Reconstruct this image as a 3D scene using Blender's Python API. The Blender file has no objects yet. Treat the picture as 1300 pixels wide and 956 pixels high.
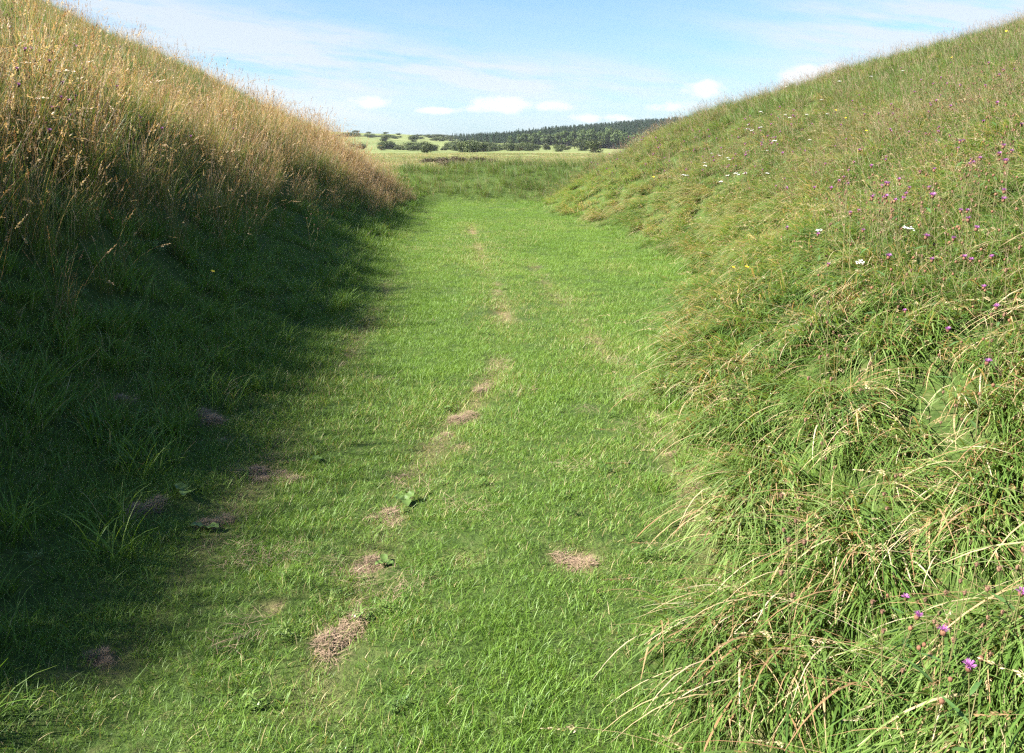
import bpy, math, random
import numpy as np
from mathutils import Vector, Matrix, Euler

random.seed(7)
RNG = np.random.default_rng(11)
sc = bpy.context.scene
COL = sc.collection
R = math.radians

# ------------------------------------------------------------------ camera
CAM_H = 1.6
PITCH = R(13.03)
F = 1050.0                                   # focal length in photo pixels (photo is 1300 wide)
cam_d = bpy.data.cameras.new("camera")
cam = bpy.data.objects.new("camera", cam_d); COL.objects.link(cam)
cam.location = (0, 0, CAM_H)
cam.rotation_euler = (R(90) - PITCH, 0, 0)
cam_d.sensor_width = 36.0
cam_d.lens = 36.0 * F / 1300.0
cam_d.shift_y = -45.0 / 1300.0
cam_d.clip_start = 0.05
cam_d.clip_end = 12000
sc.camera = cam

# ------------------------------------------------------------------ noise + terrain
def _hash(ix, iy, s):
    h = (ix * 374761393 + iy * 668265263 + s * 974634777) & 0xFFFFFFFF
    h = ((h ^ (h >> 13)) * 1274126177) & 0xFFFFFFFF
    return ((h ^ (h >> 16)) & 0xFFFF) / 65535.0

def vnoise(x, y, s=0):
    x = np.asarray(x, float); y = np.asarray(y, float)
    ix = np.floor(x).astype(np.int64); iy = np.floor(y).astype(np.int64)
    fx = x - ix; fy = y - iy
    fx = fx * fx * (3 - 2 * fx); fy = fy * fy * (3 - 2 * fy)
    a = _hash(ix, iy, s); b = _hash(ix + 1, iy, s); c = _hash(ix, iy + 1, s); d = _hash(ix + 1, iy + 1, s)
    return (a * (1 - fx) + b * fx) * (1 - fy) + (c * (1 - fx) + d * fx) * fy - 0.5

def fbm(x, y, s=0, o=3):
    v = 0; a = 1.0
    for k in range(o):
        v = v + a * vnoise(x * 2 ** k, y * 2 ** k, s + k * 17); a *= 0.5
    return v

def sstep(a, b, v):
    t = np.clip((np.asarray(v, float) - a) / (b - a), 0, 1)
    return t * t * (3 - 2 * t)

def xL(y): return np.interp(y, [-20, 0, 5, 9, 12, 19, 24, 27, 34], [-1.3, -1.38, -1.45, -1.6, -1.85, -2.25, -2.45, -2.8, -6.0])
def xR(y): return np.interp(y, [-20, 0, 2.2, 4, 6, 9, 12, 15, 18, 22, 25, 28, 34], [0.9, 0.85, 0.85, 1.05, 1.35, 2.1, 2.55, 2.5, 2.1, 1.25, 1.2, 1.9, 5.0])

def soft(d, pts, vals):
    # piecewise profile, averaged a little so that it has no creases
    v = 0
    for o, w in ((-0.3, .2), (-0.15, .2), (0, .2), (0.15, .2), (0.3, .2)):
        v = v + w * np.interp(d + o, pts, vals)
    return v

def base_height(x, y):
    x = np.asarray(x, float); y = np.asarray(y, float)
    wob = 0.35 * fbm(x * 0.25, y * 0.35, 5)
    dl = xL(y) + wob * .45 - x
    sl = np.interp(y, [-60, 2, 4.5, 8, 14, 20, 24, 27, 36], [1.2, 1.2, 1.14, 1.08, 1.04, 1.02, 1.02, .92, 0.0])
    hl = soft(dl, [0, .6, 1.2, 1.8, 2.6, 3.6, 5, 6.6, 11, 16, 25, 60], [0, .12, .42, .95, 1.65, 2.22, 2.87, 3.6, 5.6, 6.9, 7.1, 6.6]) * sl
    dr = x - xR(y) + wob * .6
    toe = np.interp(y, [0, 6, 12, 20], [.8, .85, .95, 1.0])
    hr = soft(dr, [0, .7, 1.8, 3, 4.6, 7, 9, 13.7, 20, 30, 70], [0, .5, 1.15, 1.9, 2.55, 3.2, 3.85, 5.1, 5.9, 6.1, 5.6])
    hr = hr * toe * np.interp(y, [-60, 24, 27, 30, 38, 50], [1, 1, .97, .9, .5, 0])
    # low cross bank that closes the far end of the path
    yc = 29.6 + 0.5 * np.sin(x * 0.35) + .4 * fbm(x * .4, y * .2, 9)
    e = (y - yc)
    he = (1.02 + 0.03 * x + .40 * fbm(x * .42, y * .5, 21)) * np.where(e < 0, sstep(-3.2, 0.0, e), 1 - sstep(0, 5.0, e) * .85)
    he = np.where(np.abs(x) < 40, he, he * .6)
    near = np.maximum(np.maximum(hl, hr), he)
    near = near + 0.02 * fbm(x * 1.1, y * 1.1, 3) + 0.12 * fbm(x * .45, y * .45, 4) * sstep(0.1, 1.2, near) + .07 * fbm(x * 1.6, y * 1.6, 14) * sstep(0.15, .6, near)
    near = near + 0.012 * fbm(x * 5, y * 5, 30, 2)
    # the fields beyond
    r = np.hypot(x, y)
    far = 0.15 + 1.0 * sstep(40, 260, y) + 1.5 * sstep(250, 420, y) \
        + .35 * fbm(x * .03, y * .05, 40) * sstep(40, 90, r) \
        + 1.0 * sstep(58, 70, y) * (1 - sstep(72, 95, y)) * np.exp(-((x + 4.5) / 6.5) ** 2) * .35
    # dunes far left
    far = far + 9.5 * sstep(260, 620, y) * sstep(70, -130, x) * (1 + .5 * fbm(x * .01, y * .01, 50)) \
        + 2.2 * fbm(x * .018, y * .014, 52) * sstep(150, 330, y)
    # wooded hill on the right
    far = far + 15.0 * sstep(430, 700, y) * sstep(-70, 190, x) + 30 * sstep(700, 1500, y) * sstep(-300, 300, x) * .3
    far = far - 25 * sstep(1500, 5000, r)
    k = sstep(31, 42, y)
    kb = sstep(-30, -60, y); ks = sstep(40, 70, np.abs(x))
    k = np.maximum(k, np.maximum(kb, ks))
    return near * (1 - k) + far * k

def height(x, y): return base_height(x, y) - 0.035 * wear(x, y, .14)

# pixel of the photograph -> a real place on the terrain (used while laying things out)
CP, SP = math.cos(PITCH), math.sin(PITCH)
def ray(px, py):
    u = (px - 650.0) / F; v = (433.0 - py) / F
    d = np.array([u, CP + v * SP, -SP + v * CP])
    return d
def flat(px, py):
    p = at(px, py, hf=base_height)
    return p[0], p[1]
def at(px, py, off=0.0, tmax=700, hf=None):
    d = ray(px, py)
    ts = np.concatenate([np.arange(1.2, 60, .03), np.arange(60, tmax, .5)])
    P = d[None, :] * ts[:, None]
    z = P[:, 2] + CAM_H - off
    h = (hf or height)(P[:, 0], P[:, 1])
    i = np.argmax(z < h)
    if not (z < h).any(): return None
    return float(P[i, 0]), float(P[i, 1]), float(h[i])

TRACKS_PX = [
    [(597, 285), (612, 330), (628, 365), (640, 400), (640, 440), (625, 480), (585, 530), (545, 575), (500, 640), (468, 715), (432, 800), (400, 900)],
    [(672, 330), (690, 355), (712, 380), (740, 410), (758, 433), (790, 470), (835, 540), (880, 615), (915, 720), (945, 830), (960, 920)],
    [(500, 340), (480, 385), (440, 450), (385, 520), (330, 600), (275, 665), (215, 760), (150, 850)],
]
TRACKS = [np.array([flat(*p) for p in t]) for t in TRACKS_PX]
CLUMPS_PX = [  # px, py, width px, height px, label
    (432, 803, 62, 92), (470, 716, 50, 50), (492, 655, 48, 44), (591, 710, 36, 30), (733, 712, 66, 50),
    (611, 491, 26, 16), (587, 530, 42, 28), (565, 553, 36, 22), (324, 600, 50, 32), (364, 606, 48, 32),
    (265, 533, 40, 26), (155, 507, 28, 16), (272, 664, 44, 26), (884, 616, 38, 24), (941, 824, 42, 36),
    (622, 608, 22, 14), (760, 433, 26, 11), (708, 375, 12, 7), (345, 772, 32, 20), (510, 606, 26, 18),
    (278, 560, 26, 18), (818, 437, 10, 8), (640, 447, 20, 10), (850, 572, 26, 18), (182, 648, 40, 46),
    (930, 722, 26, 34), (128, 838, 34, 26), (590, 567, 24, 14)]
CL = np.array([flat(c[0], c[1]) for c in CLUMPS_PX])

def wear(x, y, w=.09):
    x = np.asarray(x, float); y = np.asarray(y, float)
    out = np.zeros(np.broadcast(x, y).shape)
    m = (np.abs(x) < 7) & (y > -1) & (y < 27)
    if not m.any(): return out
    X = np.broadcast_to(x, out.shape)[m]; Y = np.broadcast_to(y, out.shape)[m]
    best = np.zeros(X.shape)
    for k, T in enumerate(TRACKS):
        dm = np.full(X.shape, 9.0)
        for a, b in zip(T[:-1], T[1:]):
            ab = b - a
            t = np.clip(((X - a[0]) * ab[0] + (Y - a[1]) * ab[1]) / (ab @ ab), 0, 1)
            dm = np.minimum(dm, np.hypot(X - a[0] - t * ab[0], Y - a[1] - t * ab[1]))
        s = (.8, .5, .7)[k]
        best = np.maximum(best, s * np.exp(-(dm / (w * np.interp(Y, [3, 10], [1, .75]))) ** 2))
    best = best * np.clip(np.interp(Y, [3, 8, 20], [.6, .72, .85]) + 1.3 * fbm(X * 1.6, Y * 1.2, 60), .05, 1.3)
    best = np.clip(best * np.interp(Y, [3, 8, 20], [.85, .95, 1.2]), 0, 1)
    for (cx, cy), c in zip(CL, CLUMPS_PX):
        rad = .5 * c[2] / F * math.hypot(cy, CAM_H)
        best = np.maximum(best, np.exp(-((X - cx) ** 2 + (Y - cy) ** 2) / (rad * .75) ** 2))
    out[m] = best
    return out

def normal(x, y):
    e = .12
    gx = (height(x + e, y) - height(x - e, y)) / (2 * e)
    gy = (height(x, y + e) - height(x, y - e)) / (2 * e)
    n = np.stack([-gx, -gy, np.ones_like(gx)], -1)
    return n / np.linalg.norm(n, axis=-1, keepdims=True)

# ------------------------------------------------------------------ material helpers
def mat(name):
    m = bpy.data.materials.new(name); m.use_nodes = True
    nt = m.node_tree; nt.nodes.clear()
    return m, nt
def N(nt, t, **kw):
    n = nt.nodes.new(t)
    for k, v in kw.items(): setattr(n, k, v)
    return n
def ramp(nt, stops, fac):
    r = N(nt, 'ShaderNodeValToRGB')
    els = r.color_ramp.elements
    while len(els) > 1: els.remove(els[-1])
    els[0].position = stops[0][0]; els[0].color = (*stops[0][1], 1)
    for p, c in stops[1:]:
        e = els.new(p); e.color = (*c, 1)
    nt.links.new(fac, r.inputs[0])
    return r.outputs[0]
def mixc(nt, f, a, b, blend='MIX'):
    m = N(nt, 'ShaderNodeMix', data_type='RGBA', blend_type=blend, clamp_factor=True)
    for s, v in ((m.inputs[0], f), (m.inputs[6], a), (m.inputs[7], b)):
        if isinstance(v, (int, float)): s.default_value = v
        elif isinstance(v, tuple): s.default_value = (*v, 1)
        else: nt.links.new(v, s)
    return m.outputs[2]
def mth(nt, op, a, b=0.0, clamp=False):
    m = N(nt, 'ShaderNodeMath', operation=op, use_clamp=clamp)
    for s, v in ((m.inputs[0], a), (m.inputs[1], b)):
        if isinstance(v, (int, float)): s.default_value = v
        else: nt.links.new(v, s)
    return m.outputs[0]
def noise(nt, vec, scale, detail=3, rough=.55):
    n = N(nt, 'ShaderNodeTexNoise'); n.inputs['Scale'].default_value = scale
    n.inputs['Detail'].default_value = detail; n.inputs['Roughness'].default_value = rough
    if vec is not None: nt.links.new(vec, n.inputs['Vector'])
    return n.outputs[0]

def grass_material(name, greens, straws, rootc, trans=.35, patch=None, rough=.5):
    """blade colour from per-blade 'rnd' and 'dry', per-tuft 'tint', and slow patches over the ground"""
    m, nt = mat(name)
    a = N(nt, 'ShaderNodeAttribute', attribute_name='rnd').outputs['Fac']
    t = N(nt, 'ShaderNodeAttribute', attribute_name='along').outputs['Fac']
    dry = N(nt, 'ShaderNodeAttribute', attribute_name='dry').outputs['Fac']
    ti = N(nt, 'ShaderNodeAttribute', attribute_type='INSTANCER', attribute_name='tint').outputs['Fac']
    td = N(nt, 'ShaderNodeAttribute', attribute_type='INSTANCER', attribute_name='tdry').outputs['Fac']
    f = mth(nt, 'ADD', mth(nt, 'MULTIPLY', a, .6), mth(nt, 'MULTIPLY', ti, .4))
    g = ramp(nt, [(i / (len(greens) - 1), c) for i, c in enumerate(greens)], f)
    s = ramp(nt, [(i / (len(straws) - 1), c) for i, c in enumerate(straws)], a)
    # a blade turns to straw when its own threshold is under the tuft's dryness
    d2 = mth(nt, 'GREATER_THAN', mth(nt, 'ADD', td, dry), mth(nt, 'ADD', mth(nt, 'FRACT', mth(nt, 'MULTIPLY', a, 37.7)), .02))
    c = mixc(nt, d2, g, s)
    rt = mth(nt, 'MULTIPLY', mth(nt, 'SUBTRACT', 1.0, mth(nt, 'MULTIPLY', t, 3.2), True), .6)
    c = mixc(nt, rt, c, rootc)
    p = N(nt, 'ShaderNodeBsdfPrincipled'); p.inputs['Roughness'].default_value = rough
    p.inputs['Specular IOR Level'].default_value = .35
    nt.links.new(c, p.inputs['Base Color'])
    tr = N(nt, 'ShaderNodeBsdfTranslucent')
    nt.links.new(mixc(nt, 1.0, c, (1.35, 1.25, .7), 'MULTIPLY'), tr.inputs['Color'])
    mx = N(nt, 'ShaderNodeMixShader'); mx.inputs[0].default_value = trans
    nt.links.new(p.outputs[0], mx.inputs[1]); nt.links.new(tr.outputs[0], mx.inputs[2])
    o = N(nt, 'ShaderNodeOutputMaterial'); nt.links.new(mx.outputs[0], o.inputs[0])
    return m

def plain(name, c1, c2, scale=30, rough=.6, trans=0.0, spec=.3):
    m, nt = mat(name)
    tc = N(nt, 'ShaderNodeTexCoord')
    c = ramp(nt, [(.3, c1), (.7, c2)], noise(nt, tc.outputs['Object'], scale))
    oi = N(nt, 'ShaderNodeObjectInfo')
    c = mixc(nt, mth(nt, 'MULTIPLY', oi.outputs['Random'], .35), c, (c1[0] * .6, c1[1] * .6, c1[2] * .6))
    p = N(nt, 'ShaderNodeBsdfPrincipled'); p.inputs['Roughness'].default_value = rough
    p.inputs['Specular IOR Level'].default_value = spec
    nt.links.new(c, p.inputs['Base Color'])
    out = p.outputs[0]
    if trans:
        tr = N(nt, 'ShaderNodeBsdfTranslucent'); nt.links.new(c, tr.inputs['Color'])
        mx = N(nt, 'ShaderNodeMixShader'); mx.inputs[0].default_value = trans
        nt.links.new(out, mx.inputs[1]); nt.links.new(tr.outputs[0], mx.inputs[2]); out = mx.outputs[0]
    o = N(nt, 'ShaderNodeOutputMaterial'); nt.links.new(out, o.inputs[0])
    return m

G_LAWN = [(.048, .106, .012), (.096, .190, .021), (.150, .248, .035), (.225, .30, .07)]
G_LONG = [(.040, .086, .016), (.085, .155, .028), (.138, .215, .046), (.24, .30, .11)]
G_OLIVE = [(.055, .095, .018), (.095, .150, .026), (.145, .205, .038), (.205, .25, .06)]
STRAW = [(.26, .15, .075), (.38, .26, .13), (.46, .36, .20), (.58, .49, .33)]
RUSSET = [(.19, .10, .055), (.30, .185, .10), (.39, .265, .155), (.50, .39, .26)]
M_lawn = grass_material('lawn_blades', G_LAWN, [(.24, .20, .08), (.36, .30, .13), (.45, .38, .20)], (.14, .15, .05))
M_long = grass_material('long_blades', G_LONG, STRAW, (.16, .14, .06), rough=.38)
M_mead = grass_material('meadow_blades', [(.042, .088, .016), (.075, .140, .024), (.118, .190, .036), (.175, .235, .06)], [(.17, .095, .07), (.25, .155, .115), (.34, .24, .16), (.47, .38, .25)], (.12, .10, .045))
M_hay = grass_material('hay_blades', G_OLIVE, RUSSET, (.12, .09, .04), .4)
M_far = grass_material('field_blades', [(.07, .11, .03), (.11, .155, .04), (.155, .195, .055), (.21, .235, .085)], STRAW, (.2, .18, .08))
M_hayclip = plain('dry_clippings', (.16, .105, .065), (.40, .29, .19), 60, .85)

# ------------------------------------------------------------------ blade geometry
def unit(v): return v / np.maximum(np.linalg.norm(v, axis=-1, keepdims=True), 1e-9)

def strips(base, az, L, W, th0, th1, segs=4, power=1.3, twist=0.0, taper=.75, side_az=None):
    """arched ribbons. base (n,3); az = heading of the lean; th0/th1 = angle from vertical at root/tip"""
    n = len(base)
    k = segs + 1
    t = np.linspace(0, 1, k)
    th = th0[:, None] + (th1 - th0)[:, None] * t[None, :] ** power
    tm = .5 * (th[:, 1:] + th[:, :-1])
    ds = (L / segs)[:, None]
    hx = np.concatenate([np.zeros((n, 1)), np.cumsum(np.sin(tm) * ds, 1)], 1)
    hz = np.concatenate([np.zeros((n, 1)), np.cumsum(np.cos(tm) * ds, 1)], 1)
    c, s = np.cos(az)[:, None], np.sin(az)[:, None]
    P = np.stack([base[:, 0:1] + hx * c, base[:, 1:2] + hx * s, base[:, 2:3] + hz], -1)
    sa = (az + np.pi / 2 if side_az is None else side_az)[:, None] + twist * t[None, :]
    S = np.stack([np.cos(sa), np.sin(sa), np.zeros_like(sa) + .0], -1)
    w = (W[:, None] * (1 - t[None, :] ** 1.6 * .93) ** taper * np.minimum(1, .55 + 2 * t[None, :])) * .5
    A = P - S * w[..., None]; B = P + S * w[..., None]
    V = np.stack([A, B], 2).reshape(n * k * 2, 3)
    i0 = (np.arange(n) * k * 2)[:, None] + (np.arange(segs) * 2)[None, :]
    Fq = np.stack([i0, i0 + 1, i0 + 3, i0 + 2], -1).reshape(-1, 4)
    along = np.repeat(np.tile(t, n), 2)
    return V, Fq, along, P

class Acc:
    def __init__(s): s.V = []; s.F = []; s.a = {'rnd': [], 'along': [], 'dry': []}; s.pr = []; s.n = 0
    def add(s, V, Fq, rnd, along, dry, proto=0):
        s.V.append(V); s.F.append(Fq + s.n); s.n += len(V)
        for k, v in (('rnd', rnd), ('along', along), ('dry', dry)):
            s.a[k].append(np.broadcast_to(np.asarray(v, float), (len(V),)))
        s.pr.append(np.full(len(V), proto, np.int32))

def blades(acc, proto, rng, n, radius, L, W, th0, th1, az=None, azs=np.pi, segs=4, dry=0.0, power=1.3, twist=1.0, zoff=0.0, taper=.75):
    r = radius * np.sqrt(rng.random(n)); a = rng.random(n) * 2 * np.pi
    base = np.stack([r * np.cos(a), r * np.sin(a), np.full(n, -.02 + zoff)], -1)
    if az is None: azv = rng.random(n) * 2 * np.pi
    else: azv = az + rng.normal(0, azs, n)
    Ls = rng.uniform(L[0], L[1], n); Ws = rng.uniform(W[0], W[1], n)
    t0 = rng.uniform(th0[0], th0[1], n); t1 = rng.uniform(th1[0], th1[1], n)
    sa = azv + np.pi / 2 + rng.normal(0, .7, n)
    V, Fq, al, P = strips(base, azv, Ls, Ws, t0, t1, segs, power, twist * rng.uniform(-1, 1), taper, sa)
    k = (segs + 1) * 2
    acc.add(V, Fq, np.repeat(rng.random(n), k), al, dry, proto)
    return P

def seedhead(acc, proto, rng, P, m=14, size=.012, spread=.03, frac=.25, dry=1.0, tone=None):
    """small spikelets round the last part of every stem of P (n,k,3)"""
    n, k, _ = P.shape
    tip = P[:, -1]; prev = P[:, -2]
    d = unit(tip - prev); Lh = np.linalg.norm(tip - prev, axis=1)
    u = rng.random((n, m)) ** .8
    base = tip[:, None] - d[:, None] * (u * np.minimum(Lh * .95, frac)[:, None])[..., None]
    off = rng.normal(0, 1, (n, m, 3)); off = unit(off) * (spread * (u * .9 + .15))[..., None]
    q = (base + off * .5).reshape(-1, 3)
    ax = unit((d[:, None] * 1.0 + off / spread * .7)).reshape(-1, 3)
    sd = unit(np.cross(ax, rng.normal(0, 1, q.shape)))
    ln = size * rng.uniform(.7, 1.6, len(q))[:, None]; wd = size * .2
    V = np.stack([q, q + ax * ln * .5 + sd * wd, q + ax * ln, q + ax * ln * .5 - sd * wd], 1).reshape(-1, 3)
    Fq = np.arange(len(q) * 4).reshape(-1, 4)
    rn = np.repeat(np.repeat(rng.random(n), m), 4) if tone is None else np.repeat(rng.uniform(tone[0], tone[1], n * m), 4)
    acc.add(V, Fq, rn, 1.0, dry, proto)

def make_mesh(name, V, Fc, attrs, m, pts=None):
    me = bpy.data.meshes.new(name)
    nv = len(V); npt = 0 if pts is None else len(pts['co'])
    me.vertices.add(nv + npt)
    co = V if npt == 0 else np.concatenate([V, pts['co']])
    me.vertices.foreach_set('co', np.ascontiguousarray(co, np.float32).ravel())
    nf = len(Fc)
    me.loops.add(nf * 4); me.loops.foreach_set('vertex_index', np.ascontiguousarray(Fc, np.int32).ravel())
    me.polygons.add(nf)
    me.polygons.foreach_set('loop_start', np.arange(nf, dtype=np.int32) * 4)
    me.polygons.foreach_set('loop_total', np.full(nf, 4, np.int32))
    me.update(calc_edges=True)
    for k, v in attrs.items():
        integer = v.dtype.kind == 'i'
        a = me.attributes.new(k, 'INT' if integer else 'FLOAT', 'POINT')
        full = np.concatenate([v, np.full(npt, -1 if k == 'proto' else 0, v.dtype)]) if npt else v
        a.data.foreach_set('value', full.astype(np.int32 if integer else np.float32))
    if npt:
        for k in ('rot', 'scl'):
            a = me.attributes.new(k, 'FLOAT_VECTOR', 'POINT')
            a.data.foreach_set('vector', np.concatenate([np.zeros((nv, 3)), pts[k]]).astype(np.float32).ravel())
        for k in ('tint', 'tdry'):
            a = me.attributes.new(k, 'FLOAT', 'POINT')
            a.data.foreach_set('value', np.concatenate([np.zeros(nv), pts[k]]).astype(np.float32))
        a = me.attributes.new('pick', 'INT', 'POINT')
        a.data.foreach_set('value', np.concatenate([np.zeros(nv, np.int32), pts['pick']]).astype(np.int32))
    for mm in (m if isinstance(m, (list, tuple)) else [m]): me.materials.append(mm)
    me.polygons.foreach_set('use_smooth', np.ones(nf, bool))
    me.update()
    return me

_groups = {}
def scatter_group(K):
    """instances the tufts stored in the object's own mesh on that mesh's loose points"""
    if K in _groups: return _groups[K]
    ng = bpy.data.node_groups.new('scatter_tufts_%d' % K, 'GeometryNodeTree')
    ng.interface.new_socket('Geometry', in_out='INPUT', socket_type='NodeSocketGeometry')
    ng.interface.new_socket('Geometry', in_out='OUTPUT', socket_type='NodeSocketGeometry')
    gi = ng.nodes.new('NodeGroupInput'); go = ng.nodes.new('NodeGroupOutput')
    def attr(nm, t):
        a = ng.nodes.new('GeometryNodeInputNamedAttribute'); a.data_type = t; a.inputs[0].default_value = nm
        return a.outputs[0]
    pr = attr('proto', 'INT')
    def sel(v):
        c = ng.nodes.new('FunctionNodeCompare'); c.data_type = 'INT'; c.operation = 'EQUAL'
        ng.links.new(pr, c.inputs[2]); c.inputs[3].default_value = v
        s = ng.nodes.new('GeometryNodeSeparateGeometry'); s.domain = 'POINT'
        ng.links.new(gi.outputs[0], s.inputs[0]); ng.links.new(c.outputs[0], s.inputs[1])
        return s.outputs[0]
    join = ng.nodes.new('GeometryNodeJoinGeometry')
    for k in range(K):
        g2 = ng.nodes.new('GeometryNodeGeometryToInstance')
        ng.links.new(sel(k), g2.inputs[0]); ng.links.new(g2.outputs[0], join.inputs[0])
    iop = ng.nodes.new('GeometryNodeInstanceOnPoints')
    ng.links.new(sel(-1), iop.inputs['Points'])
    ng.links.new(join.outputs[0], iop.inputs['Instance'])
    iop.inputs['Pick Instance'].default_value = True
    ng.links.new(attr('pick', 'INT'), iop.inputs['Instance Index'])
    ng.links.new(attr('rot', 'FLOAT_VECTOR'), iop.inputs['Rotation'])
    ng.links.new(attr('scl', 'FLOAT_VECTOR'), iop.inputs['Scale'])
    ng.links.new(iop.outputs[0], go.inputs[0])
    _groups[K] = ng
    return ng

def euler_align(nrm, yaw, amount=1.0):
    """euler XYZ that turns by yaw about z, then tips z towards the ground normal"""
    n = unit(nrm * amount + np.array([0, 0, 1.0]) * (1 - amount))
    c, s = np.cos(yaw), np.sin(yaw)
    xh = np.stack([c, s, np.zeros_like(c)], -1)
    x = unit(xh - n * (xh * n).sum(-1, keepdims=True))
    y = np.cross(n, x)
    # rotation matrix columns x,y,n -> euler XYZ (R = Rz Ry Rx)
    r20, r21, r22 = x[:, 2], y[:, 2], n[:, 2]
    return np.stack([np.arctan2(r21, r22), -np.arcsin(np.clip(r20, -1, 1)), np.arctan2(x[:, 1], x[:, 0])], -1)

def stuff(name, acc, K, X, Y, yaw, scale, tint, tdry, material, label, cat, align=.8, sink=0.0, tall=None):
    n = len(X)
    Z = height(X, Y) - sink
    sc3 = np.stack([scale, scale, scale if tall is None else tall], -1)
    pts = dict(co=np.stack([X, Y, Z], -1), rot=euler_align(normal(X, Y), yaw, align), scl=sc3,
               tint=tint, tdry=tdry, pick=RNG.integers(0, K, n))
    attrs = {k: np.concatenate(v) for k, v in acc.a.items()}
    attrs['proto'] = np.concatenate(acc.pr)
    me = make_mesh(name, np.concatenate(acc.V), np.concatenate(acc.F), attrs, material, pts)
    o = bpy.data.objects.new(name, me); COL.objects.link(o)
    md = o.modifiers.new('scatter', 'NODES'); md.node_group = scatter_group(K)
    o['kind'] = 'stuff'; o['label'] = label; o['category'] = cat
    print('STUFF', name, n, 'tufts', sum(len(f) for f in acc.F), 'faces')
    return o

def area(x0, x1, y0, y1, rho, rmax):
    """points with areal density rho(x,y) (<= rmax)"""
    n = int((x1 - x0) * (y1 - y0) * rmax)
    X = RNG.uniform(x0, x1, n); Y = RNG.uniform(y0, y1, n)
    keep = RNG.random(n) * rmax < rho(X, Y)
    return X[keep], Y[keep]

def in_view(X, Y, m=1.6):
    return (np.abs(X) < Y * .66 + m)

# ------------------------------------------------------------------ ground sheet
def spaced(lo, hi, a, b, st, g=1.07):
    mid = list(np.arange(a, b, st)); out = mid[:]
    s = st; v = mid[-1]
    while v < hi: s = min(s * g, 120); v += s; out.append(v)
    s = st; v = a; pre = []
    while v > lo: s = min(s * g, 120); v -= s; pre.append(v)
    return np.array(pre[::-1] + out)
gx = spaced(-950, 950, -5.5, 4.5, .05, 1.035); gy = spaced(-300, 950, 1.0, 12.0, .05, 1.025)
GX, GY = np.meshgrid(gx, gy)
GZ = height(GX, GY)
nx, ny = len(gx), len(gy)
ZLO = float(GZ.min()) - 1.0; print('Z', GZ.min(), GZ.max())
V = np.stack([GX, GY, GZ], -1).reshape(-1, 3)
ii = (np.arange(ny - 1)[:, None] * nx + np.arange(nx - 1)[None, :]).ravel()
Fq = np.stack([ii, ii + 1, ii + nx + 1, ii + nx], -1)
m, nt = mat('ground_cover')
geo = N(nt, 'ShaderNodeNewGeometry')
pos = geo.outputs['Position']
wr = N(nt, 'ShaderNodeAttribute', attribute_name='wear').outputs['Fac']
fz = N(nt, 'ShaderNodeAttribute', attribute_name='farness').outputs['Fac']
near_c = ramp(nt, [(.3, (.022, .040, .009)), (.5, (.045, .075, .016)), (.7, (.085, .095, .032))], noise(nt, pos, 14, 6, .7))
thatch = ramp(nt, [(.3, (.09, .065, .035)), (.55, (.19, .14, .075)), (.75, (.30, .22, .13))], noise(nt, pos, 45, 6, .75))
near_c = mixc(nt, wr, near_c, thatch)
mp = N(nt, 'ShaderNodeMapping'); mp.inputs['Scale'].default_value = (.5, 1.4, 1); nt.links.new(pos, mp.inputs[0])
far_c = ramp(nt, [(.32, (.075, .095, .034)), (.46, (.115, .14, .046)), (.58, (.16, .175, .066)), (.70, (.24, .22, .11))], noise(nt, mp.outputs[0], .06, 7, .68))
far_c = mixc(nt, mth(nt, 'MULTIPLY', noise(nt, pos, .9, 5, .7), .5), far_c, (.13, .16, .05))
c = mixc(nt, fz, near_c, far_c)
p = N(nt, 'ShaderNodeBsdfPrincipled'); p.inputs['Roughness'].default_value = .95; p.inputs['Specular IOR Level'].default_value = .1
nt.links.new(c, p.inputs['Base Color'])
bp = N(nt, 'ShaderNodeBump'); bp.inputs['Strength'].default_value = .8; bp.inputs['Distance'].default_value = .03
nt.links.new(noise(nt, pos, 30, 5, .7), bp.inputs['Height']); nt.links.new(bp.outputs[0], p.inputs['Normal'])
o = N(nt, 'ShaderNodeOutputMaterial'); nt.links.new(p.outputs[0], o.inputs[0])
me = make_mesh('ground', V, Fq, {'wear': wear(GX, GY).ravel(), 'farness': sstep(33, 60, np.hypot(GX, GY)).ravel()}, m)
ground = bpy.data.objects.new('ground', me); COL.objects.link(ground)
ground['kind'] = 'structure'; ground['label'] = 'grassy ground with banks either side of a mown path'

# ------------------------------------------------------------------ zones
def dL(X, Y): return xL(Y) + .16 * fbm(X * .25, Y * .35, 5) - X
def dR(X, Y): return X - xR(Y) + .2 * fbm(X * .25, Y * .35, 5)

# ---- mown path
rng = np.random.default_rng(3)
K = 8; acc = Acc()
for k in range(K):
    blades(acc, k, rng, 230, .16, (.025, .065), (.002, .0042), (.0, .8), (.5, 1.9), segs=3, dry=.0)
    blades(acc, k, rng, 26, .16, (.06, .11), (.0025, .0042), (.1, .7), (.8, 1.9), segs=4, dry=.0)
    blades(acc, k, rng, 22, .16, (.03, .08), (.0015, .003), (.8, 1.4), (1.3, 1.7), segs=3, dry=.6)
def lawn_rho(X, Y):
    b = np.clip(1 - (dL(X, Y) - .7) * 1.1, 0, 1) * np.clip(1 - dR(X, Y) * 1.4, 0, 1)
    w = wear(X, Y, .08)
    return b * np.interp(Y, [0, 4, 9, 25, 31], [120, 112, 84, 36, 20]) * (1 - .85 * np.clip(w * 1.15, 0, 1))
X, Y = area(-8, 5.5, .9, 28, lawn_rho, 120)
q = in_view(X, Y); X, Y = X[q], Y[q]
n = len(X)
lush = fbm(X * .9, Y * .9, 71)
s = RNG.uniform(.7, 1.1, n) * (1 + .2 * lush) * np.where(dL(X, Y) > 0, 1.15, .9) * np.interp(Y, [1, 5], [.78, 1])
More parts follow.
